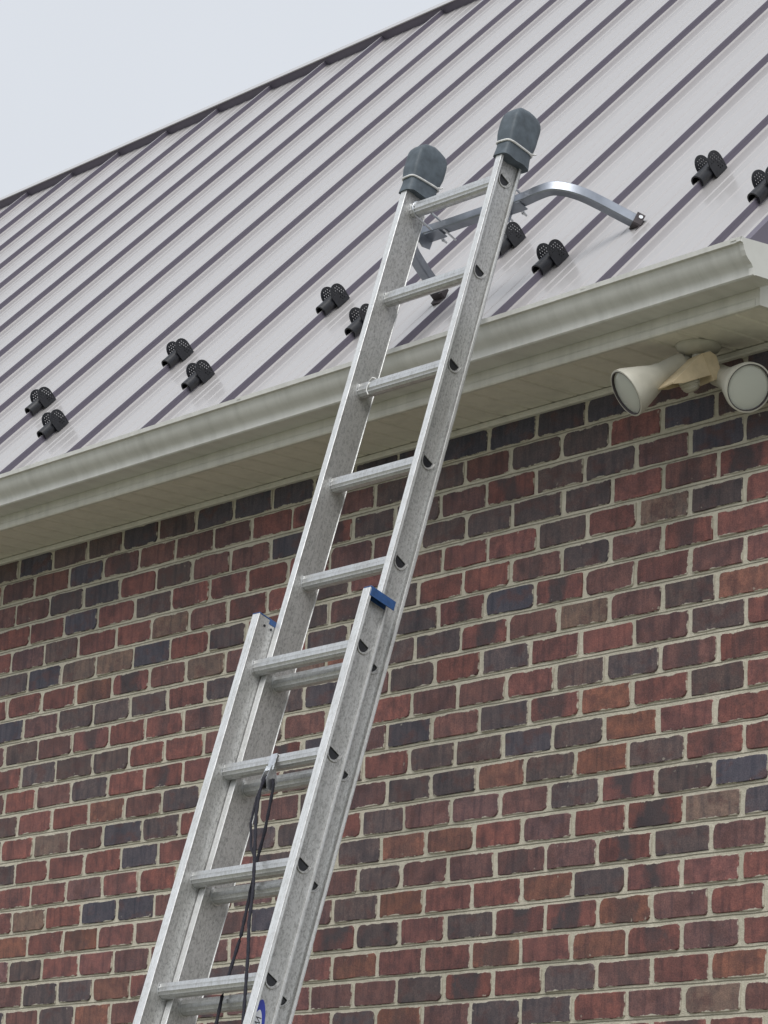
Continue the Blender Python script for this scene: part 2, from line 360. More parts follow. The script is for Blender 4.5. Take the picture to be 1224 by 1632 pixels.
BX, BZ = .0925, .0335
def brick_mesh(i):
    rr = random.Random(100+i); pts = []
    def corner(cx, cz, sx, sz, rad, first):
        a = (cx-sx*rad, cz); b = (cx-sx*rad*.3, cz-sz*rad*.3); c = (cx, cz-sz*rad)
        return [a, b, c] if first else [c, b, a]
    rad = [rr.choice([.003, .004, .006, .008, .011, .017]) for _ in range(4)]
    pts += corner(-BX, -BZ, -1, -1, rad[0], False); pts += [(x, -BZ) for x in (-.045, 0, .045)]
    pts += corner(BX, -BZ, 1, -1, rad[1], True); pts += [(BX, 0)]
    pts += corner(BX, BZ, 1, 1, rad[2], False); pts += [(x, BZ) for x in (.045, 0, -.045)]
    pts += corner(-BX, BZ, -1, 1, rad[3], True); pts += [(-BX, 0)]
    pts = [(x+rr.uniform(-.0016, .0016), z+rr.uniform(-.0013, .0013)) for x, z in pts]
    n = len(pts); tl = [rr.uniform(-.012, .012), rr.uniform(-.02, .02)]; fr = .0045+rr.uniform(-.0015, .0015)
    vs = [(x, .012, z) for x, z in pts] + [(x, -fr+.0022+tl[0]*x+tl[1]*z, z) for x, z in pts]
    vs += [(x-math.copysign(.0022, x) if abs(x) > .05 else x, -fr+tl[0]*x+tl[1]*z, z*.94) for x, z in pts]
    fs = [(k, (k+1) % n, n+(k+1) % n, n+k) for k in range(n)] + [(n+k, n+(k+1) % n, 2*n+(k+1) % n, 2*n+k) for k in range(n)]
    fs.append(tuple(range(2*n, 3*n)))
    return vs, fs
BV = [brick_mesh(i) for i in range(24)]
BM = []
for i, (vs, fs) in enumerate(BV):
    me = bpy.data.meshes.new('brick'); me.from_pydata(vs, [], fs); me.update()
    uvl = me.uv_layers.new(name='UVMap')
    for lp in me.loops: uvl.data[lp.index].uv = (vs[lp.vertex_index][0], vs[lp.vertex_index][2])
    ca = me.color_attributes.new('tint', 'FLOAT_COLOR', 'POINT'); ca.data.foreach_set('color', [1.0]*4*len(vs))
    me.materials.append(M['brick']); BM.append(me)

def jx(r, u): return u*HB + (JT.get(r, {}).get(u, None)/1000 if JT.get(r, {}).get(u) is not None else jit(r, u))
_j = {}
def jit(r, u):
    if (r, u) not in _j:
        near = [v for k, v in JT.get(r, {}).items() if abs(k-u) <= 6]
        _j[(r, u)] = (sum(near)/len(near)/1000 if near else 0) + rnd.uniform(-.004, .004)
    return _j[(r, u)]
def pix(p):
    d = Vector(p)-CAM; z = d.dot(fwd)
    return 612+5052.24*d.dot(rgt)/z, 816-5052.24*d.dot(upv)/z, z
bricks = []
NR = int((.04-GROUND)/CH)
for r in range(NR):
    par = r % 2; u = -84+par
    rowoff = rnd.uniform(-.0012, .0012)
    while True:
        x0, x1 = jx(r, u), jx(r, u+2)
        if x0 > XR-.04: break
        x1 = min(x1, XR+.006)
        if x0 > XL:
            jw = rnd.uniform(.013, .019); c = ((x0+x1)/2, 0, -r*CH+rowoff+rnd.uniform(-.001, .001))
            px, py, zz = pix(c)
            vis = -60 < px < 1290 and 500 < py < 1690
            bricks.append([vis, zz, r, u, c, (x1-x0-jw)/(2*BX), rnd.uniform(.97, 1.03)])
        u += 2
vb = sorted([b for b in bricks if b[0]], key=lambda b: b[1])
single = set(id(b) for b in vb[:300])
jv, jf, jt, js, ju = [], [], [], [], []
def join_brick(vs, fs, mw, tn, sd_):
    b = len(jv)
    for v in vs:
        jv.append(tuple(mw @ Vector(v))); jt.append(tn); js.append(sd_); ju.append((v[0], v[2]))
    for f in fs: jf.append(tuple(b+i for i in f))
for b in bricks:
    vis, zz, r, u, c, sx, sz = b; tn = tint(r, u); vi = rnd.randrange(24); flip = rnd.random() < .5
    if id(b) in single:
        o = bpy.data.objects.new('brick', BM[vi]); COL.objects.link(o); o.parent = wall
        o.location = c; o.scale = (sx, 1, sz); o.color = tn
        if flip: o.rotation_euler = (0, math.pi, 0)
    elif vis:
        mw = Matrix.Translation(c) @ Matrix.Diagonal((sx, 1, sz, 1)); join_brick(*BV[vi], mw, tn, rnd.random())
    else:
        x, z = BX, BZ
        vs = [(-x,.012,-z),(x,.012,-z),(x,.012,z),(-x,.012,z),(-x,-.004,-z),(x,-.004,-z),(x,-.004,z),(-x,-.004,z)]
        fs = [(4,5,6,7),(0,1,5,4),(1,2,6,5),(2,3,7,6),(3,0,4,7)]
        mw = Matrix.Translation(c) @ Matrix.Diagonal((sx, 1, sz, 1)); join_brick(vs, fs, mw, tn, rnd.random())
def finish_join(name, parent):
    me = bpy.data.meshes.new(name); me.from_pydata(jv, [], jf); me.update()
    uvl = me.uv_layers.new(name='UVMap'); vi = np.zeros(len(me.loops), int); me.loops.foreach_get('vertex_index', vi)
    uvl.data.foreach_set('uv', np.array(ju)[vi].ravel())
    ca = me.color_attributes.new('tint', 'FLOAT_COLOR', 'POINT'); ca.data.foreach_set('color', np.array(jt).ravel())
    sa = me.attributes.new('seed', 'FLOAT', 'POINT'); sa.data.foreach_set('value', js)
    bm = bmesh.new(); bm.from_mesh(me); bmesh.ops.recalc_face_normals(bm, faces=bm.faces); bm.to_mesh(me); bm.free()
    o = put(name, me, M['brick'], parent); tag(o, kind='stuff'); return o
finish_join('farther_bricks', wall)
jv, jf, jt, js, ju = [], [], [], [], []
x, z = BX, BZ
vs = [(-x,.012,-z),(x,.012,-z),(x,.012,z),(-x,.012,z),(-x,-.004,-z),(x,-.004,-z),(x,-.004,z),(-x,-.004,z)]
fs = [(4,5,6,7),(0,1,5,4),(1,2,6,5),(2,3,7,6),(3,0,4,7)]
for r in range(-38, NR):
    for k in range(26):
        y = .1+k*2*HB+(HB if r % 2 else 0); zc = -r*CH
        if y > 4.95 or (r < 0 and zc > roofz(y)-.24): continue
        if r % 2 and k == 0: join_brick(vs, fs, Matrix.Translation((XR, .052, zc)) @ Matrix.Rotation(R_(90), 4, 'Z') @ Matrix.Diagonal((.5, 1, 1, 1)), tint(99, 0), rnd.random())
        mw = Matrix.Translation((XR, y, zc)) @ Matrix.Rotation(R_(90), 4, 'Z'); join_brick(vs, fs, mw, tint(99, 0), rnd.random())
finish_join('gable_bricks', gable)

# ---- eaves: soffit, trim, fascia, gutter
FY, FX, SZ = -.255, .477, .048
mb = MB(); mb.box((XL, FY+.012, SZ+.012), (FX-.012, 0.0, SZ+.03)); soffit = hp(mb.build('soffit', M['soffit'], house))
pw = .305; pi_ = 0; x1 = FX-.002
while x1 > XL:
    x0 = max(XL, x1-pw+.0015); mb = MB()
    prof = [(0, 0)]
    for q in range(3):
        a = q*pw/3
        prof += [(a+.004, 0), (a+.008, .0045), (a+.013, .0045), (a+.018, 0)]
    prof.append((pw-.0015, 0))
    prof = [p for p in prof if x0+p[0] <= x1+1e-5]
    vs = []; 
    for y in (FY+.001, .0): vs += [(x0+p[0], y, SZ+p[1]) for p in prof]
    n = len(prof); mb.add(vs, [(i, i+1, n+i+1, n+i) for i in range(n-1)])
    o = mb.build('soffit_panel', M['soffit'], soffit)
    x1 -= pw
mb = MB(); mb.prism([(-.0005, .030), (-.017, .030), (-.021, .034), (-.021, .0445), (-.018, .0465), (-.0005, .0465)], XL, XR+.03)
hp(mb.build('frieze_trim', M['fascia'], house))
mb = MB(); mb.prism([(FY+.012, SZ-.004), (FY+.001, SZ-.004), (FY-.002, SZ), (FY-.002, SZ+.014), (FY, SZ+.02), (FY, .205), (FY+.012, .205)], XL, FX)
hp(mb.build('fascia', M['fascia'], house))
# rake board returning up the gable
def rb(y): return max(SZ-.004, roofz(y)-.30)
ys = [FY-.002, -.2, 0.0, .3, 1.2, 2.53]
low = [(FY-.002, SZ-.004), (.035, SZ-.004)] + [(y, rb(y)) for y in (.036, .3, 1.2, 2.53)]; top = [(y, roofz(y)-.075) for y in reversed(ys)]
mb = MB(); mb.prism(low+top, FX+.001, FX+.016); hp(mb.build('rake_board', M['fascia'], house))
mb = MB(); mb.sheet([(y, rb(y)+.012) for y in (0., .2, .3, 1.2, 2.53)], XR-.01, FX+.001); hp(mb.build('rake_soffit', M['soffit'], house))
# gutter, K profile (front outline then back), 1.2 mm sheet
GP = [(-.257, .182), (-.257, .091), (-.333, .090), (-.3365, .0925), (-.3375, .108), (-.343, .117), (-.352, .124), (-.3615, .134), (-.368, .147), (-.371, .158), (-.3745, .164), (-.3835, .1655), (-.3845, .1768), (-.3795, .1785), (-.374, .176)]
def offs(poly, d):
    o = []
    for i, p in enumerate(poly):
        a = Vector(poly[max(i-1, 0)]); b = Vector(poly[min(i+1, len(poly)-1)]); t = (b-a).normalized()
        o.append((p[0]+t.y*d, p[1]-t.x*d))
    return o
GXE = .548
mb = MB(); inner = offs(GP, -.0012)
xs = [XL + (GXE-XL)*i/60 for i in range(61)]
for a in range(60):
    pass
poly = GP + inner[::-1]
n = len(poly); vs = []
gr = random.Random(3)
for i, x in enumerate(xs):
    wob = .0011*math.sin(x*3.1)+gr.uniform(-.0007, .0007)
    for j, p in enumerate(poly):
        f = max(0, (-.30-p[0])/.08)
        vs.append((x, p[0]+wob*f, p[1]+wob*.8*f))
fs = [(i*n+k, i*n+(k+1) % n, (i+1)*n+(k+1) % n, (i+1)*n+k) for i in range(60) for k in range(n)]
fs += [tuple(range(n-1, -1, -1)), tuple(60*n+k for k in range(n))]
mb.add(vs, fs); gutter = hp(mb.build('gutter', M['gutter'], house, smooth=32))
mb = MB(); cap = [p for p in GP[:12]]; cap = cap + [(-.381, .177)]
mb.prism(cap, GXE+.0005, GXE+.003)
mb.prism([(p[0]*1.0-(.004 if p[0] < -.3 else 0), p[1]-(.002 if p[1] < .1 else 0)) for p in GP[2:12]] + [(p[0], p[1]) for p in reversed(GP[2:12])], GXE-.012, GXE+.003)
mb.build('end_cap', M['gutter'], gutter)
for x in (-1.52, -.03, -.42, .515, -2.6, -.93):        # hidden hanger tabs biting over the lip
    mb = MB(); mb.prism([(-.3855, .172), (-.3860, .1785), (-.380, .1805), (-.34, .179), (-.34, .177), (-.3795, .1786)], x, x+.018)
    mb.build('hanger_tab', M['gutter'], gutter)

# ---- roof
SLOPE = Vector((0, math.cos(R_(45.64)), math.sin(R_(45.64)))); RN = Vector((0, -SLOPE.z, SLOPE.y))
RIBH = .0245; D0, DK = -.0246, .4116
def rp(x, s, h):      # point on roof: x, distance up-slope from y=0, height over the pan
    return Vector((x, 0, .55)) + SLOPE*s + RN*(h-RIBH)
YC = 2.49
S0, S1 = -.492, YC/SLOPE.y
mb = MB()
a, b = rp(0, S0+.02, -.02), rp(0, 2.53/SLOPE.y, -.02)
mb.prism([(a.y, a.z), (b.y, b.z), (5.06-a.y, a.z), (5.06-a.y, a.z-.05), (b.y, b.z-.1), (a.y, a.z-.05)], XL-.05, FX-.01)
roof = hp(mb.build('roof', M['black'], house))
k = 1; panels = []
def panel_mesh(width, trim=False):
    # cross-section: rib at x=0 (left edge of the pan to its right), pencil beads on the pan
    rw = .0055
    pr = [(-rw-.004, 0), (-rw, .004), (-rw, RIBH-.009), (-rw-.0006, RIBH-.008), (-rw-.0006, RIBH-.001), (-rw, RIBH), (rw, RIBH), (rw+.0006, RIBH-.001), (rw+.0006, RIBH-.008), (rw, RIBH-.009), (rw, .004), (rw+.006, 0)]
    for c in (.075, .125, .205, .285, .335):
        if c+.01 < width: pr += [(c-.006, 0), (c-.002, .0018), (c+.002, .0018), (c+.006, 0)]
    pr.append((width-rw-.0055, 0))
    vs = []; ns = 7; n = len(pr)
    for i in range(ns):
        s = S0+(S1+.03-S0)*i/(ns-1)
        vs += [rp(p[0], s, p[1]) for p in pr]
    fs = [(i*n+j+1, i*n+j, (i+1)*n+j, (i+1)*n+j+1)[::-1] for i in range(ns-1) for j in range(n-1)]
    # hemmed eave end: close the rib
    fs.append(tuple(range(11, -1, -1)))
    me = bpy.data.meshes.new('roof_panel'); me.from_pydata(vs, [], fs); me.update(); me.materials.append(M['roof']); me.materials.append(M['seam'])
    ci = [0, 1, 2, 3, 6, 7, 8, 9]      # the upright legs of the seam take the darker roof tone
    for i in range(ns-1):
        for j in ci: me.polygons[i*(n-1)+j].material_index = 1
    return me
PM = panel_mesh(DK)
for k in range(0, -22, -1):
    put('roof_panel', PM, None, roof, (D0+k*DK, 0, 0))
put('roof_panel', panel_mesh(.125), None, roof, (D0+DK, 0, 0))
# rake trim closing the right edge
xr = D0+DK+.125
mb = MB()
pr = [(xr-.0055, 0), (xr-.0055, RIBH-.012), (xr, RIBH-.010), (xr+.03, RIBH-.010), (xr+.03, -.11), (xr+.027, -.11), (xr+.027, -.012)]
vs = []
for s in (S0-.01, S1+.03): vs += [rp(p[0], s, p[1]) for p in pr]
n = len(pr); mb.add(vs, [(i, i+1, n+i+1, n+i) for i in range(n-1)] + [tuple(range(n-1, -1, -1))])
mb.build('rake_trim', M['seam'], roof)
# closure strips between the seams and the ridge cap over them
CLH = RIBH+.014
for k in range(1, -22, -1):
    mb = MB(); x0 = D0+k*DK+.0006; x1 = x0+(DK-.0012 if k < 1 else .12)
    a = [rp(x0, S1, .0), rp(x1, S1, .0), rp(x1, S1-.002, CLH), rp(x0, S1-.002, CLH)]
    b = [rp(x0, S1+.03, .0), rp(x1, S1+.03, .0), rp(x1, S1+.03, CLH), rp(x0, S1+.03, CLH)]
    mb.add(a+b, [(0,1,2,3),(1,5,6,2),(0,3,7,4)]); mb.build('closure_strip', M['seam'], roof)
a = rp(0, S1-.008, CLH+.0005); a2 = rp(0, S1-.008, CLH+.005); p = 2.538; pz = a2.z+(p-a2.y)*TP*.86
mb = MB(); mb.prism([(a.y, a.z), (a2.y, a2.z), (p, pz), (2*p-a2.y, a2.z), (2*p-a.y, a.z), (p, pz-.006)], XL-.06, xr+.034)
mb.build('ridge_cap', M['roof'], roof)
mb = MB(); q = rp(0, S0, 0)
mb.add([(XL, 5.06-q.y, q.z), (xr, 5.06-q.y, q.z), (xr, 2.56, pz-.05), (XL, 2.56, pz-.05)], [(0,1,2,3)])
mb.build('rear_slope', M['roof'], roof)
# eave drip edge
e0, e1 = rp(0, S0, -.0015), rp(0, S0+.14, -.0015)
mb = MB(); mb.prism([(e0.y, e0.z), (e1.y, e1.z), (e1.y, e1.z-.004), (e0.y+.003, e0.z-.004), (e0.y+.003, e0.z-.025), (e0.y, e0.z-.025)], XL, FX)
mb.build('drip_edge', M['roof'], roof)

# ------------------------------------------------------------------ snow guards
def paddle_mesh(side):
    """rounded perforated cheek standing along the seam; u runs up-slope, v away from the roof"""
    L_, H_, n = .062, .070, 14
    cx, cz, ra, rb_ = L_*.5, .036, L_*.5, H_-.036
    outl = [(.004, .0015), (L_, .0015)] + [(cx+ra*math.cos(math.pi*i/n), cz+rb_*math.sin(math.pi*i/n)) for i in range(n+1)]
    holes = []
    for iz in range(7):
        for ix in range(7):
            u = .008+ix*.0094+(.0047 if iz % 2 else 0); z = .016+iz*.0084
            dx = (u-cx)/(ra-.0052); dz = (z-cz)/(rb_-.0052) if z > cz else 0
            if dx*dx+dz*dz < 1 and not (z < .036 and u < .030):
                holes.append([(u+.0023*math.cos(2*math.pi*q/8), z+.0023*math.sin(2*math.pi*q/8)) for q in range(8)])
    mb = MB()
    mb.plate(outl, holes, lambda u, v, t: Vector((side*(.0215+t+.05*(v-.03)), u+.048, v-RIBH+.004)), .0028)
    return mb.mesh('paddle')
PAD = {1: paddle_mesh(1), -1: paddle_mesh(-1)}
for me in PAD.values(): me.materials.append(M['black'])
mb = MB()                                        # saddle tube sleeved over the seam, open at its lower end
RO, RI = .0195, .0150; seg = 18
prof = [(RO*math.cos(R_(-60+300*i/seg)), RO*math.sin(R_(-60+300*i/seg))) for i in range(seg+1)]
prof_i = [(RI*math.cos(R_(-60+300*i/seg)), RI*math.sin(R_(-60+300*i/seg))) for i in range(seg+1)]
loop = prof+prof_i[::-1]; n = len(loop)
vs = [(q[0], yy, q[1]+.004) for yy in (0.0, .092) for q in loop]
fs = [(i, (i+1) % n, n+(i+1) % n, n+i) for i in range(n)]
m2 = seg+1
for base in (0, n):
    for i in range(seg): fs.append((base+i, base+i+1, base+n-2-i, base+n-1-i))
mb.add(vs, fs); TUBE = mb.mesh('sleeve', 40); TUBE.materials.append(M['black'])
mb = MB(); rounded_box(mb, (-.0215, .060, -RIBH+.006), (-.0075, .104, .002), .002, 1); rounded_box(mb, (.0075, .060, -RIBH+.006), (.0215, .104, .002), .002, 1)
WEB = mb.mesh('clamp', 40); WEB.materials.append(M['black'])
MR = Matrix(((1, 0, 0), (0, SLOPE.y, RN.y), (0, SLOPE.z, RN.z))).to_4x4()
labels = {
 (-8, 1): 'upper snow guard of the leftmost pair on the metal roof', (-7, 0): 'lower snow guard of the leftmost pair on the metal roof',
 (-6, 1): 'upper snow guard of the second pair from the left, near the lower left gutter', (-5, 0): 'lower snow guard of the second pair from the left, near the lower left gutter',
 (-4, 1): 'upper black snow guard of the pair just left of the ladder', (-3, 0): 'lower black snow guard tucked beside the left ladder rail',
 (-2, 1): 'black snow guard half hidden behind the right ladder rail', (-1, 0): 'perforated snow guard just right of the ladder, below the curved stabilizer arm',
 (0, 1): 'upper perforated snow guard of the pair at the right, above the gutter corner', (1, 0): 'perforated snow guard cut by the right edge, nearest the gutter corner'}
for (k, up_), lab in labels.items():
    s = .037 if up_ else -.252
    if k == -2: s = .035
    o = empty('snow_guard'); p = rp(D0+k*DK, s, RIBH-.004); mw = MR.copy(); mw.translation = p
    mw = mw @ Matrix.Rotation(R_(rnd.uniform(-2, 2)), 4, 'Z')
    o.matrix_world = mw
    put('sleeve', TUBE, None, o); put('clamp', WEB, None, o)
    for sgn in (1, -1): put('paddle', PAD[sgn], None, o)
    tag(o, lab, 'snow guard', 'snow guards on the roof seams')

# ------------------------------------------------------------------ extension ladder
LA = Vector((-.40758, -.333886, .58498))
E_ = Vector((0.99682, 0.0741268, 0.0292409)); B_ = Vector((-0.0620299, 0.9521722, -0.2991997)); U_ = Vector((-0.0500211, 0.2964344, 0.9537424))
LM = Matrix((E_, B_, U_)).transposed().to_4x4(); LM.translation = LA
LI = LM.inverted()
SP, WR, WF, FA, FBk = .300228, .3564, .4000, 1.48103, .0612
DX = (WF-WR)/2
foot = (GROUND+.02-LA.z)/U_.z           # local Z where the feet stand
ladder = empty('extension_ladder', LM @ Matrix.Translation((-WR/2, -FBk, foot)))
tag(ladder, 'weathered aluminium extension ladder leaning over the gutter onto the roof', 'ladder')
LPAR = ladder.matrix_world.inverted()
def lp(o):            # parts are written in ladder coordinates (origin: right end of the top rung)
    o.parent = ladder; o.matrix_parent_inverse = LPAR; o.matrix_basis = LM; return o
HR = .042
def dpoly(rad, n=12, yc=0, zc=0, tilt=-15):
    """D outline, flat side up (tilted), in (Y,Z)"""
    pts = []
    for i in range(n+1):
        a = math.pi+math.pi*i/n; pts.append((rad*math.cos(a), rad*1.28*math.sin(a)+rad*.42))
    pts = [(-rad*.96, rad*.55)]+pts+[(rad*.96, rad*.55)]
    ct, st_ = math.cos(R_(tilt)), math.sin(R_(tilt))
    return [(yc+p[0]*ct-p[1]*st_, zc+p[0]*st_+p[1]*ct) for p in pts]
def rail(name, xw, side, yc, z0, z1, rungs, fl, flb):
    """web plane at xw; flanges run outwards (side=+1 right, -1 left)"""
    mb = MB()
    holes = [dpoly(.0180, 10, yc, zc) for zc in rungs]
    mb.plate([(yc-HR, z0), (yc+HR, z0), (yc+HR, z1), (yc-HR, z1)], holes, lambda a, b, t: Vector((xw-side*t, a, b)), .0022)
    o = mb.build(name, M['alu'])
    lp(o)
    # front and back flanges with a small inward bead
    for (ya, yb, nm) in ((yc-HR-.0025, yc-HR, 'front_flange'), (yc+HR, yc+HR+.0025, 'back_flange')):
        f = MB(); ff = fl if nm == 'front_flange' else flb; xa, xb = sorted((xw-side*.004, xw+side*ff))
        rounded_box(f, (xa, ya-.0005, z0), (xb, yb, z1), .0007, 1)
        xe = xw+side*ff
        f.box((min(xe, xe-side*.003), min(ya, ya) if nm == 'front_flange' else ya-.006, z0), (max(xe, xe-side*.003), yb+.006 if nm == 'front_flange' else yb, z1))
        q = f.build(nm, M['flange']); q.parent = o
    g = MB()              # swaged bead pressed round each rung end + centre rib line
    for zc in rungs:
        g = MB()
        path = [Vector((xw+side*.0012, p[0], p[1])) for p in dpoly(.0236, 14, yc, zc)]
        g.tube(path, .0022, 6, True, upv=Vector((1, 0, 0)))
        q = g.build('swage_bead', M['alu'], smooth=60); q.parent = o
    return o
def rung(xl, xr_, yc, zc):
    mb = MB(); base = dpoly(.0222, 16, yc, zc, -15); n = len(base); cx = (yc, zc)
    pts = []
    for i, p in enumerate(base):           # fluted skin
        k = 1.0 if i % 2 else .93
        pts.append((yc+(p[0]-yc)*k, zc+(p[1]-zc)*k))
    prof_in = [(yc+(p[0]-yc)*.84, zc+(p[1]-zc)*.84) for p in base]
    mb.prism(pts, xl, xr_, caps=False); mb.prism(prof_in, xl, xr_, caps=False)
    for xx, d in ((xl, 1), (xr_, -1)):      # collar against the rail web
        co = [(yc+(p[0]-yc)*1.14, zc+(p[1]-zc)*1.14) for p in base]
        a, b = sorted((xx, xx+d*.004)); mb.prism(co, a, b, caps=False)
        vs = [(xx+d*.004, p[0], p[1]) for p in co]+[(xx+d*.0045, p[0], p[1]) for p in base]
        mb.add(vs, [(i, (i+1) % n, n+(i+1) % n, n+i) for i in range(n)])
    o = lp(mb.build('rung', M['rung'], smooth=25))
    pg = MB(); pl = [(yc+(p[0]-yc)*.86, zc+(p[1]-zc)*.86) for p in base]; pg.prism(pl, xr_-.0045, xr_-.0035)  # black sheet added inside the rung end, stands in for the shaded hollow
    q = pg.build('rung_hollow_shade', M['black']); q.parent = o
    return o
RR = [-SP*k for k in range(0, 12)]
FR_ = [-FA-SP*k for k in range(0, int((-FA-.25-foot)/SP)+1)]
rail('rail', 0.0, 1, 0.0, -SP*11-.12, .15, RR, .0175, .009)
rail('rail', -WR, -1, 0.0, -SP*11-.12, .15, RR, .0175, .009)
rail('rail', DX, 1, -FBk, foot+.05, -1.338, FR_, .024, .0035)
rail('rail', -WR-DX, -1, -FBk, foot+.05, -1.338, FR_, .024, .0035)
for zc in RR: rung(-WR, 0, 0, zc)
for zc in FR_: rung(-WR-DX, DX, -FBk, zc)
for sgn, xw in ((1, DX), (-1, -WR-DX)):
    mb = MB(); a, b = sorted((xw-sgn*.003, xw+sgn*.0255))
    rounded_box(mb, (a, -FBk-HR-.003, -1.339), (b, -FBk+HR+.003, -1.334), .0015, 1)
    a, b = sorted((xw-sgn*.0015, xw+sgn*.0012)); mb.box((xw+sgn*.0002 if sgn > 0 else xw-.0012, -FBk-HR+.004, -1.358), (xw+.0012 if sgn > 0 else xw-.0002, -FBk+HR-.001, -1.336))
    a, b = sorted((xw+sgn*.0242, xw+sgn*.0262)); mb.box((a, -FBk-HR+.001, -1.360), (b, -FBk+HR+.003, -1.336))
    if sgn < 0: mb.box((xw+.0022, -FBk-.005, -1.350), (xw+.0034, -FBk+HR-.001, -1.336))
    lp(mb.build('rail_cap', M['blue']))
    mb = MB()                                   # swivel shoe at the foot
    mb.box((xw-.004, -FBk-.03, foot+.01), (xw+.004, -FBk+.03, foot+.12)); mb.box((xw-.03, -FBk-.07, foot-.012), (xw+.03, -FBk+.07, foot+.004))
    lp(mb.build('foot', M['zinc']))
# rivet holes on the inner face of the left rail tops
mb = MB()
for dy in (-.018, .006): mb.lathe([(0, .0036), (.0014, .0036)], (-WR-DX+.0023, -FBk+dy, -1.362), (1, 0, 0), 10)
lp(mb.build('rivet', M['black']))
# padded rail covers
def boot(xc, z0, rot):
    bm = bmesh.new(); bmesh.ops.create_cube(bm, size=1)
    bmesh.ops.subdivide_edges(bm, edges=bm.edges[:], cuts=11, use_grid_fill=True)
    rr = random.Random(int(xc*100)+5); ph = [rr.uniform(0, 6.28) for _ in range(4)]
    for v in bm.verts:
        a, b, c = v.co.x*2, v.co.y*2, v.co.z*2            # -1..1
        k = (abs(a)**8+abs(b)**8)**(1/8) or 1; m_ = max(abs(a), abs(b)); f = m_/k if k else 1
        a, b = a*f, b*f
        top = max(0, (c-.05)/.95); kx, ky = 1-.42*top**4.5, 1-.40*top**3.6
        low = max(0, (-.45-c)/.55); kx -= .10*low; ky -= .10*low
        x, y, z = a*.0315*kx, b*.0545*ky, c*.060
        z += .005*(1-abs(b))*max(0, c) + y*.10
        wob = .0012*math.sin(60*z+ph[0]+30*y)+.0010*math.sin(85*y+ph[1]+40*x)
        v.co = Vector((x*(1+wob*12), y*(1+wob*8), z+wob))
    b2 = bmesh.new(); bmesh.ops.create_cube(b2, size=1)
    bmesh.ops.subdivide_edges(b2, edges=b2.edges[:], cuts=6, use_grid_fill=True)
    for v in b2.verts:
        a, b, c = v.co.x*2, v.co.y*2, v.co.z*2
        k = (abs(a)**6+abs(b)**6)**(1/6) or 1; f = max(abs(a), abs(b))/k
        fl_ = 1+.06*max(0, -c)+.012*math.sin(9*b+ph[2])
        v.co = Vector((a*f*.0255*fl_, b*f*.0500*fl_, -.080+c*.026+b*.0050+.002*math.sin(5*b+ph[3])))
    bm.verts.index_update(); b2.verts.index_update(); mb = MB()
    for q in (bm, b2): mb.add([v.co.copy() for v in q.verts], [tuple(v.index for v in f.verts) for f in q.faces])
    bm.free(); b2.free()
    T = Matrix.Translation((xc, .003, z0)) @ Matrix.Rotation(rot, 4, 'Z')
    mb.v = [tuple(T @ Vector(v)) for v in mb.v]
    o = lp(mb.build('rail_cover', M['rubber'], smooth=80))
    tie = MB(); pth = []
    for i in range(41):
        a = 2*math.pi*i/40; c, s_ = math.cos(a), math.sin(a)
        sq = (abs(c)**5+abs(s_)**5)**(-1/5)
        pth.append(T @ Vector((.0275*c*sq, .0530*s_*sq, -.0600+.053*s_*sq*.10)))
    tie.tube(pth, .0032, 8, False)
    tie.tube([T @ Vector((.029, .040, -.056)), T @ Vector((.0325, .047, -.054)), T @ Vector((.034, .052, -.050))], .0026, 6)
    q = tie.build('tie', M['white'], smooth=60); q.parent = o
boot(.006, .163, R_(4)); boot(-WR-.004, .158, R_(-3))
# pulley hung from the second rung of the front section, with its rope
zr = FR_[1]; yf = -FBk
px_ = -.176
mb = MB()
mb.prism([(p[0], p[1]) for p in [(yf-.022, zr+.013), (yf+.02, zr+.010), (yf+.022, zr+.0125), (yf-.024, zr+.016)]], px_-.012, px_+.012)
mb.prism([(yf-.0245, zr+.0155), (yf-.0225, zr+.0145), (yf-.0225, zr-.03), (yf-.0245, zr-.03)], px_-.012, px_+.012)
for sx in (-.010, .009):
    mb.prism([(yf-.030, zr-.02), (yf-.016, zr-.02), (yf+.002, zr-.055), (yf-.008, zr-.082), (yf-.026, zr-.082), (yf-.036, zr-.06)], px_+sx, px_+sx+.0015)
pul = lp(mb.build('pulley', M['zinc'], smooth=30))
mb = MB(); mb.lathe([(-.007, .017), (-.003, .012), (.003, .012), (.007, .017)], (px_, yf-.017, zr-.058), (1, 0, 0), 20)
q = mb.build('sheave', M['black'], smooth=40); q.parent = pul
def rope(name, pts, r=.0042):
    mb = MB(); P = [Vector(p) for p in pts]; path = []
    for i in range(len(P)-1):
        k = max(2, int((P[i+1]-P[i]).length/.012))
        for j in range(k): path.append(P[i].lerp(P[i+1], j/k))
    path.append(P[-1])
    rs = [r*(1.0+.16*math.sin(i*2.1)) for i in range(len(path))]
    mb.tube(path, rs, 8); return lp(mb.build(name, M['rope'], smooth=70))
rope('rope', [(-.1735, -.096, -1.838), (-.1725, -.1, -1.8773), (-.1606, -.1, -1.9442), (-.1175, -.1, -2.0699), (-.0878, -.1, -2.1617), (-.072, -.1, -2.2377), (-.0431, -.1, -2.3204), (-.012, -.1, -2.4261), (.0118, -.1, -2.5091), (.012, -.103, -3.3)])
rope('rope', [(-.181, -.090, -1.836), (-.187, -.0925, -1.89), (-.181, -.094, -1.96), (-.150, -.096, -2.03), (-.1175, -.0985, -2.0699)], .0032)
rope('rope', [(-.160, -.080, -1.835), (-.1595, -.072, -1.8603), (-.1736, -.05, -1.9637), (-.1914, -.035, -2.0316), (-.1877, -.03, -2.1332), (-.1783, -.03, -2.2347), (-.1813, -.03, -2.3156), (-.1849, -.03, -2.3942), (-.1785, -.03, -2.4565), (-.17, -.03, -3.2)])
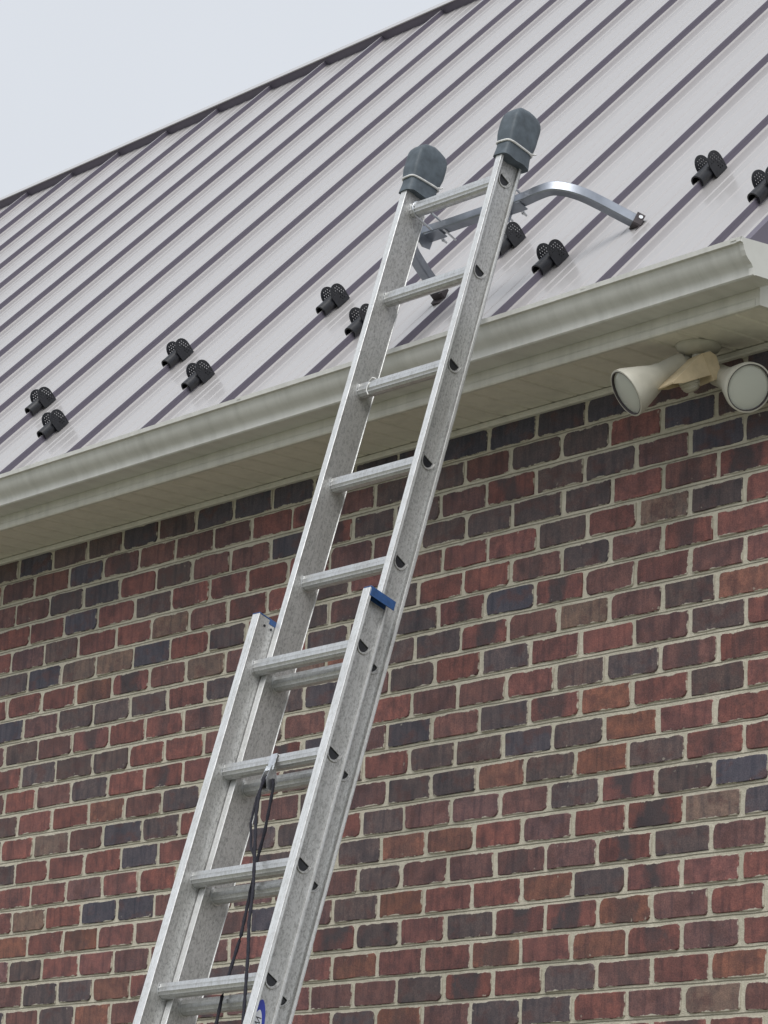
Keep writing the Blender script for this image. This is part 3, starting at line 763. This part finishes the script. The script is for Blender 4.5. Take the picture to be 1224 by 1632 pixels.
# oval maker's sticker on the outer web of the front right rail
def flat_poly(name, pts, x, mat, parent=None):
    mb = MB(); n = len(pts); mb.add([(x, p[0], p[1]) for p in pts], [tuple(range(n))]); o = mb.build(name, mat); lp(o) if parent is None else None
    if parent is not None: o.parent = parent
    return o
LY, LZ = -.0700, -2.545
oval = lambda a, b, n=40: [(LY+a*math.copysign(abs(math.cos(2*math.pi*i/n))**1.15, math.cos(2*math.pi*i/n)), LZ+b*math.sin(2*math.pi*i/n)) for i in range(n)]
st = flat_poly('sticker', oval(.029, .110), DX+.0006, M['decalblue'])
flat_poly('sticker_field', oval(.020, .084), DX+.0010, M['decalwhite'], st)
cu = bpy.data.curves.new('letter', 'FONT'); cu.body = 'W'; cu.size = .026; cu.align_x = 'CENTER'; cu.align_y = 'CENTER'; cu.shear = .25
tmp = bpy.data.objects.new('tmp', cu); COL.objects.link(tmp); bpy.context.view_layer.update()
me = bpy.data.meshes.new_from_object(tmp); bpy.data.objects.remove(tmp)
for v in me.vertices:      # lettering runs down the rail
    x, y = v.co.x, v.co.y; v.co = Vector((DX+.0014, LY+y, LZ+.058-x))
me.materials.clear(); lt = put('letter', me, M['decalink'], st)
# torn sticker residue with a dark hole on the inner left rail
mb = MB(); y0, z0 = .006, -.548
pts = [(y0-.004, z0+.052), (y0+.008, z0+.030), (y0+.013, z0+.004), (y0+.016, z0-.022), (y0+.004, z0-.052), (y0-.004, z0-.038), (y0-.012, z0-.018), (y0-.008, z0+.012), (y0-.013, z0+.034)]
mb.add([(-WR+.0007, p[0], p[1]) for p in pts], [tuple(range(len(pts)))]); lp(mb.build('sticker_residue', M['flange']))
mb = MB(); pts = []
for i in range(10):
    a = 2*math.pi*i/10+.3; r = .0105 if i % 2 else .0062; pts.append((y0+r*math.cos(a), z0-.005+r*math.sin(a)))
mb.add([(-WR+.0012, p[0], p[1]) for p in pts], [tuple(range(10))]); lp(mb.build('torn_hole', M['black']))
# bit of white string round the third rung
mb = MB(); zc = -SP*2
pth = [(-WR+.045+.004*math.sin(i*.5), -.021*math.cos(R_(250*i/16-30)), zc+.021*math.sin(R_(250*i/16-30))+.001) for i in range(17)]
mb.tube(pth, .0016, 6); mb.tube([(-WR+.047, -.02, zc+.014), (-WR+.062, -.024, zc+.020), (-WR+.072, -.018, zc+.017)], .0016, 6)
mb.tube([(-WR+.046, -.021, zc-.002), (-WR+.052, -.024, zc-.02), (-WR+.062, -.022, zc-.034)], .0016, 6)
lp(mb.build('string', M['white'], smooth=60))

# ------------------------------------------------------------------ stabilizer bolted behind the top rung
XC = -WR/2
SXC = -.165
stab = empty('ladder_stabilizer', LM @ Matrix.Translation((XC, .085, -.012)))
tag(stab, 'blue grey square tube stabilizer with curved arms behind the top rung', 'stabilizer')
SPAR = stab.matrix_world.inverted()
def sp(o): o.parent = stab; o.matrix_parent_inverse = SPAR; o.matrix_basis = LM; return o
ctrl = [(0, .08, -.014), (.10, .08, -.014), (.17, .08, -.013), (.225, .083, -.004), (.262, .095, .006), (.295, .122, .008), (.322, .158, .006), (.345, .200, .001), (.372, .245, -.008), (.405, .295, -.020)]
def smoothpath(c, sub=4):
    P = [Vector(p) for p in c]; o = []
    for i in range(len(P)-1):
        a, b, c_, d = P[max(i-1, 0)], P[i], P[i+1], P[min(i+2, len(P)-1)]
        for j in range(sub):
            t_ = j/sub; o.append(.5*((2*b)+(c_-a)*t_+(2*a-5*b+4*c_-d)*t_*t_+(3*b-a-3*c_+d)*t_**3))
    o.append(P[-1]); return o
half = smoothpath(ctrl)
halfl = smoothpath(ctrl[:3]+[(.225, .082, -.008), (.270, .088, -.005), (.305, .108, -.005), (.325, .140, -.009), (.338, .180, -.015), (.350, .230, -.023), (.362, .300, -.036)])
full = [Vector((SXC-p.x, p.y, p.z)) for p in reversed(halfl)] + [Vector((SXC+p.x, p.y, p.z)) for p in half[1:]]
mb = MB(); mb.tube(full, .0155, square=True); sp(mb.build('tube', M['tube'], smooth=30))
for sgn in (1, -1):
    mb = MB(); hh = half if sgn > 0 else halfl; e = Vector((SXC+sgn*hh[-1].x, hh[-1].y, hh[-1].z)); dv = (hh[-1]-hh[-4]).normalized(); dv = Vector((sgn*dv.x, dv.y, dv.z))
    mb.tube([e-dv*.012, e+dv*.012], .021, square=True)
    mb.tube([e+dv*.004+Vector((0, 0, -.022)), e+dv*.03+Vector((0, 0, -.028))], [.019, .014], square=True)
    sp(mb.build('foot_pad', M['pad'], smooth=30))
    mb = MB(); mb.lathe([(0, .006), (.003, .006)], e+Vector((sgn*.018, -.008, .006)), (sgn*.8, -.6, .1), 12); sp(mb.build('bolt_head', M['zinc']))
    # U-bolt round the rung end with its threaded tails
    xb = XC+sgn*(WR/2-.022); mb = MB()
    arc = [Vector((xb, -.0225*math.cos(R_(a)), .0225*math.sin(R_(a))+.002)) for a in range(-90, 91, 15)]
    mb.tube([Vector((xb, .128, -.028))] + [Vector((xb, .02, -.0225))] + arc + [Vector((xb, .02, .0245)), Vector((xb, .115, .018))], .0033, 8)
    sp(mb.build('u_bolt', M['zinc'], smooth=60))
    xb2 = xb-sgn*.045; mb = MB(); mb.tube([Vector((xb2, .07, -.032)), Vector((xb2, .122, -.036))], .003, 8)
    mb.lathe([(0, .0055), (.005, .0055)], (xb, .112, -.0275), (0, 1, -.05), 6); mb.lathe([(0, .0055), (.005, .0055)], (xb, .103, .018), (0, 1, -.05), 6)
    sp(mb.build('bolt', M['zinc'], smooth=40))
    mb = MB(); mb.prism([(.035, -.030), (.066, -.032), (.100, -.034), (.098, -.062), (.070, -.070), (.038, -.055)], xb-.030, xb-.027)
    mb.prism([(.064, -.033), (.101, -.034), (.101, -.031), (.064, -.030)], xb-.030, xb+.030)
    sp(mb.build('bracket_plate', M['tube']))

# ------------------------------------------------------------------ twin flood light under the soffit
FLP = Vector((.135, -.115, .0475))
fl = empty('flood_light', Matrix.Translation(FLP)); tag(fl, 'twin head white flood light with motion sensor under the soffit corner', 'flood light')
def fp(o): o.parent = fl; o.matrix_parent_inverse = fl.matrix_world.inverted(); return o
bpy.context.view_layer.update()
def scr(dx, dy, dz): return rgt*dx + upv*dy - fwd*dz       # metres right, up, towards the street
mb = MB(); mb.lathe([(0, .060), (-.004, .060), (-.012, .056), (-.022, .040), (-.026, .030)], FLP, (0, 0, 1), 32)
fp(mb.build('mounting_plate', M['lampw'], smooth=40))
mb = MB(); mb.tube([FLP+Vector((.0, .0, -.02)), FLP+Vector((.0, -.0, -.065))], .017, 14); fp(mb.build('stem', M['lampw'], smooth=40))
def head(knuckle, axis, arm_from, L=.185):
    axis = axis.normalized()
    h = empty('lamp_head_tmp'); bpy.data.objects.remove(h)
    mb = MB(); mb.tube([arm_from, arm_from.lerp(knuckle, .55), knuckle], [.011, .010, .013], 12); mb.lathe([(-.015, .012), (.015, .012)], knuckle, axis.cross(Vector((0, 0, 1))).normalized(), 14)
    fp(mb.build('arm', M['lampw'], smooth=40))
    prof = [(-.004, .016), (.0, .026), (.008, .0295), (.068, .0300), (.072, .0325), (.088, .0345), (.125, .0485), (.158, .0600), (L-.018, .0630), (L-.012, .0650), (L, .0655), (L+.001, .0615), (L-.008, .0600), (L-.05, .045), (L-.10, .02)]
    mb = MB(); mb.lathe(prof, knuckle, axis, 40, True, False); o = fp(mb.build('lamp_housing', M['lampw'], smooth=35))
    mb = MB(); mb.lathe([(L-.009, .0592), (L-.05, .046), (L-.095, .018)], knuckle, axis, 36, False, True); q = mb.build('reflector', M['reflector'], smooth=60); q.parent = o
    mb = MB(); mb.lathe([(L-.010, .0597), (L-.006, .0592), (L-.003, .050), (L-.0005, .030), (L+.0005, .004)], knuckle, axis, 40, True, True); q = mb.build('lens', M['glass'], smooth=60); q.parent = o
    mb = MB(); mb.lathe([(L-.006, .0615), (L+.0005, .0612), (L+.0005, .0588), (L-.006, .0590)], knuckle, axis, 40, False, False); q = mb.build('gasket', M['pad'], smooth=60); q.parent = o
kR = FLP+scr(.046, -.074, .006); kL = FLP+scr(-.040, -.044, .0)
head(kR, scr(.066, -.042, .170), FLP+Vector((.03, .0, -.018)))
head(kL, scr(-.155, -.083, .066), FLP+Vector((-.03, -.0, -.018)))
# motion sensor: hooded box with a ribbed half-round lens
ax = scr(-.80, -.30, .50); ax.normalize(); sx_ = ax.cross(Vector((0, 0, 1))).normalized(); su = sx_.cross(ax).normalized()
SM = Matrix((sx_, ax, su)).transposed().to_4x4(); SM.translation = FLP+scr(-.012, -.080, .05); SM = SM @ Matrix.Scale(1.3, 4)
mb = MB()                                            # visor: sloped top, two side cheeks, closed box behind
def slab(p4, d):
    d = Vector(d); q = [Vector(v) for v in p4]; vs = [SM @ v for v in q]+[SM @ (v+d) for v in q]; n = len(q)
    mb.add(vs, [tuple(range(n-1, -1, -1)), tuple(range(n, 2*n))]+[(i, (i+1) % n, n+(i+1) % n, n+i) for i in range(n)])
slab([(-.033, -.012, .034), (.033, -.012, .034), (.027, .078, .000), (-.027, .078, .000)], (0, 0, .0028))
slab([(-.033, -.012, .0338), (-.027, .078, -.0002), (-.028, .055, -.006), (-.033, -.012, -.010)], (.0025, 0, 0))
slab([(.033, -.012, .0338), (.027, .078, -.0002), (.028, .055, -.006), (.033, -.012, -.010)], (-.0025, 0, 0))
slab([(-.034, -.040, .022), (-.034, -.030, .0345), (-.034, -.0115, .036), (-.034, -.0115, -.022), (-.034, -.036, -.022)], (.068, 0, 0))
fp(mb.build('sensor_hood', M['sensor']))
mb = MB(); prof = []
for i in range(25):                                  # ribbed dome lens under the visor
    a = math.pi*.5*i/24; prof.append((-.034*math.sin(a), max(.002, .0285*math.cos(a)**.6*(1.0 if i % 4 < 2 else .955))))
mb.lathe([(.018, .0285)]+prof, SM @ Vector((0, .020, -.002)), su, 28)
fp(mb.build('sensor_lens', M['slens'], smooth=30))
mb = MB(); mb.tube([FLP+Vector((0, 0, -.05)), SM @ Vector((0, -.012, .028))], .012, 12); fp(mb.build('sensor_neck', M['sensor'], smooth=40))
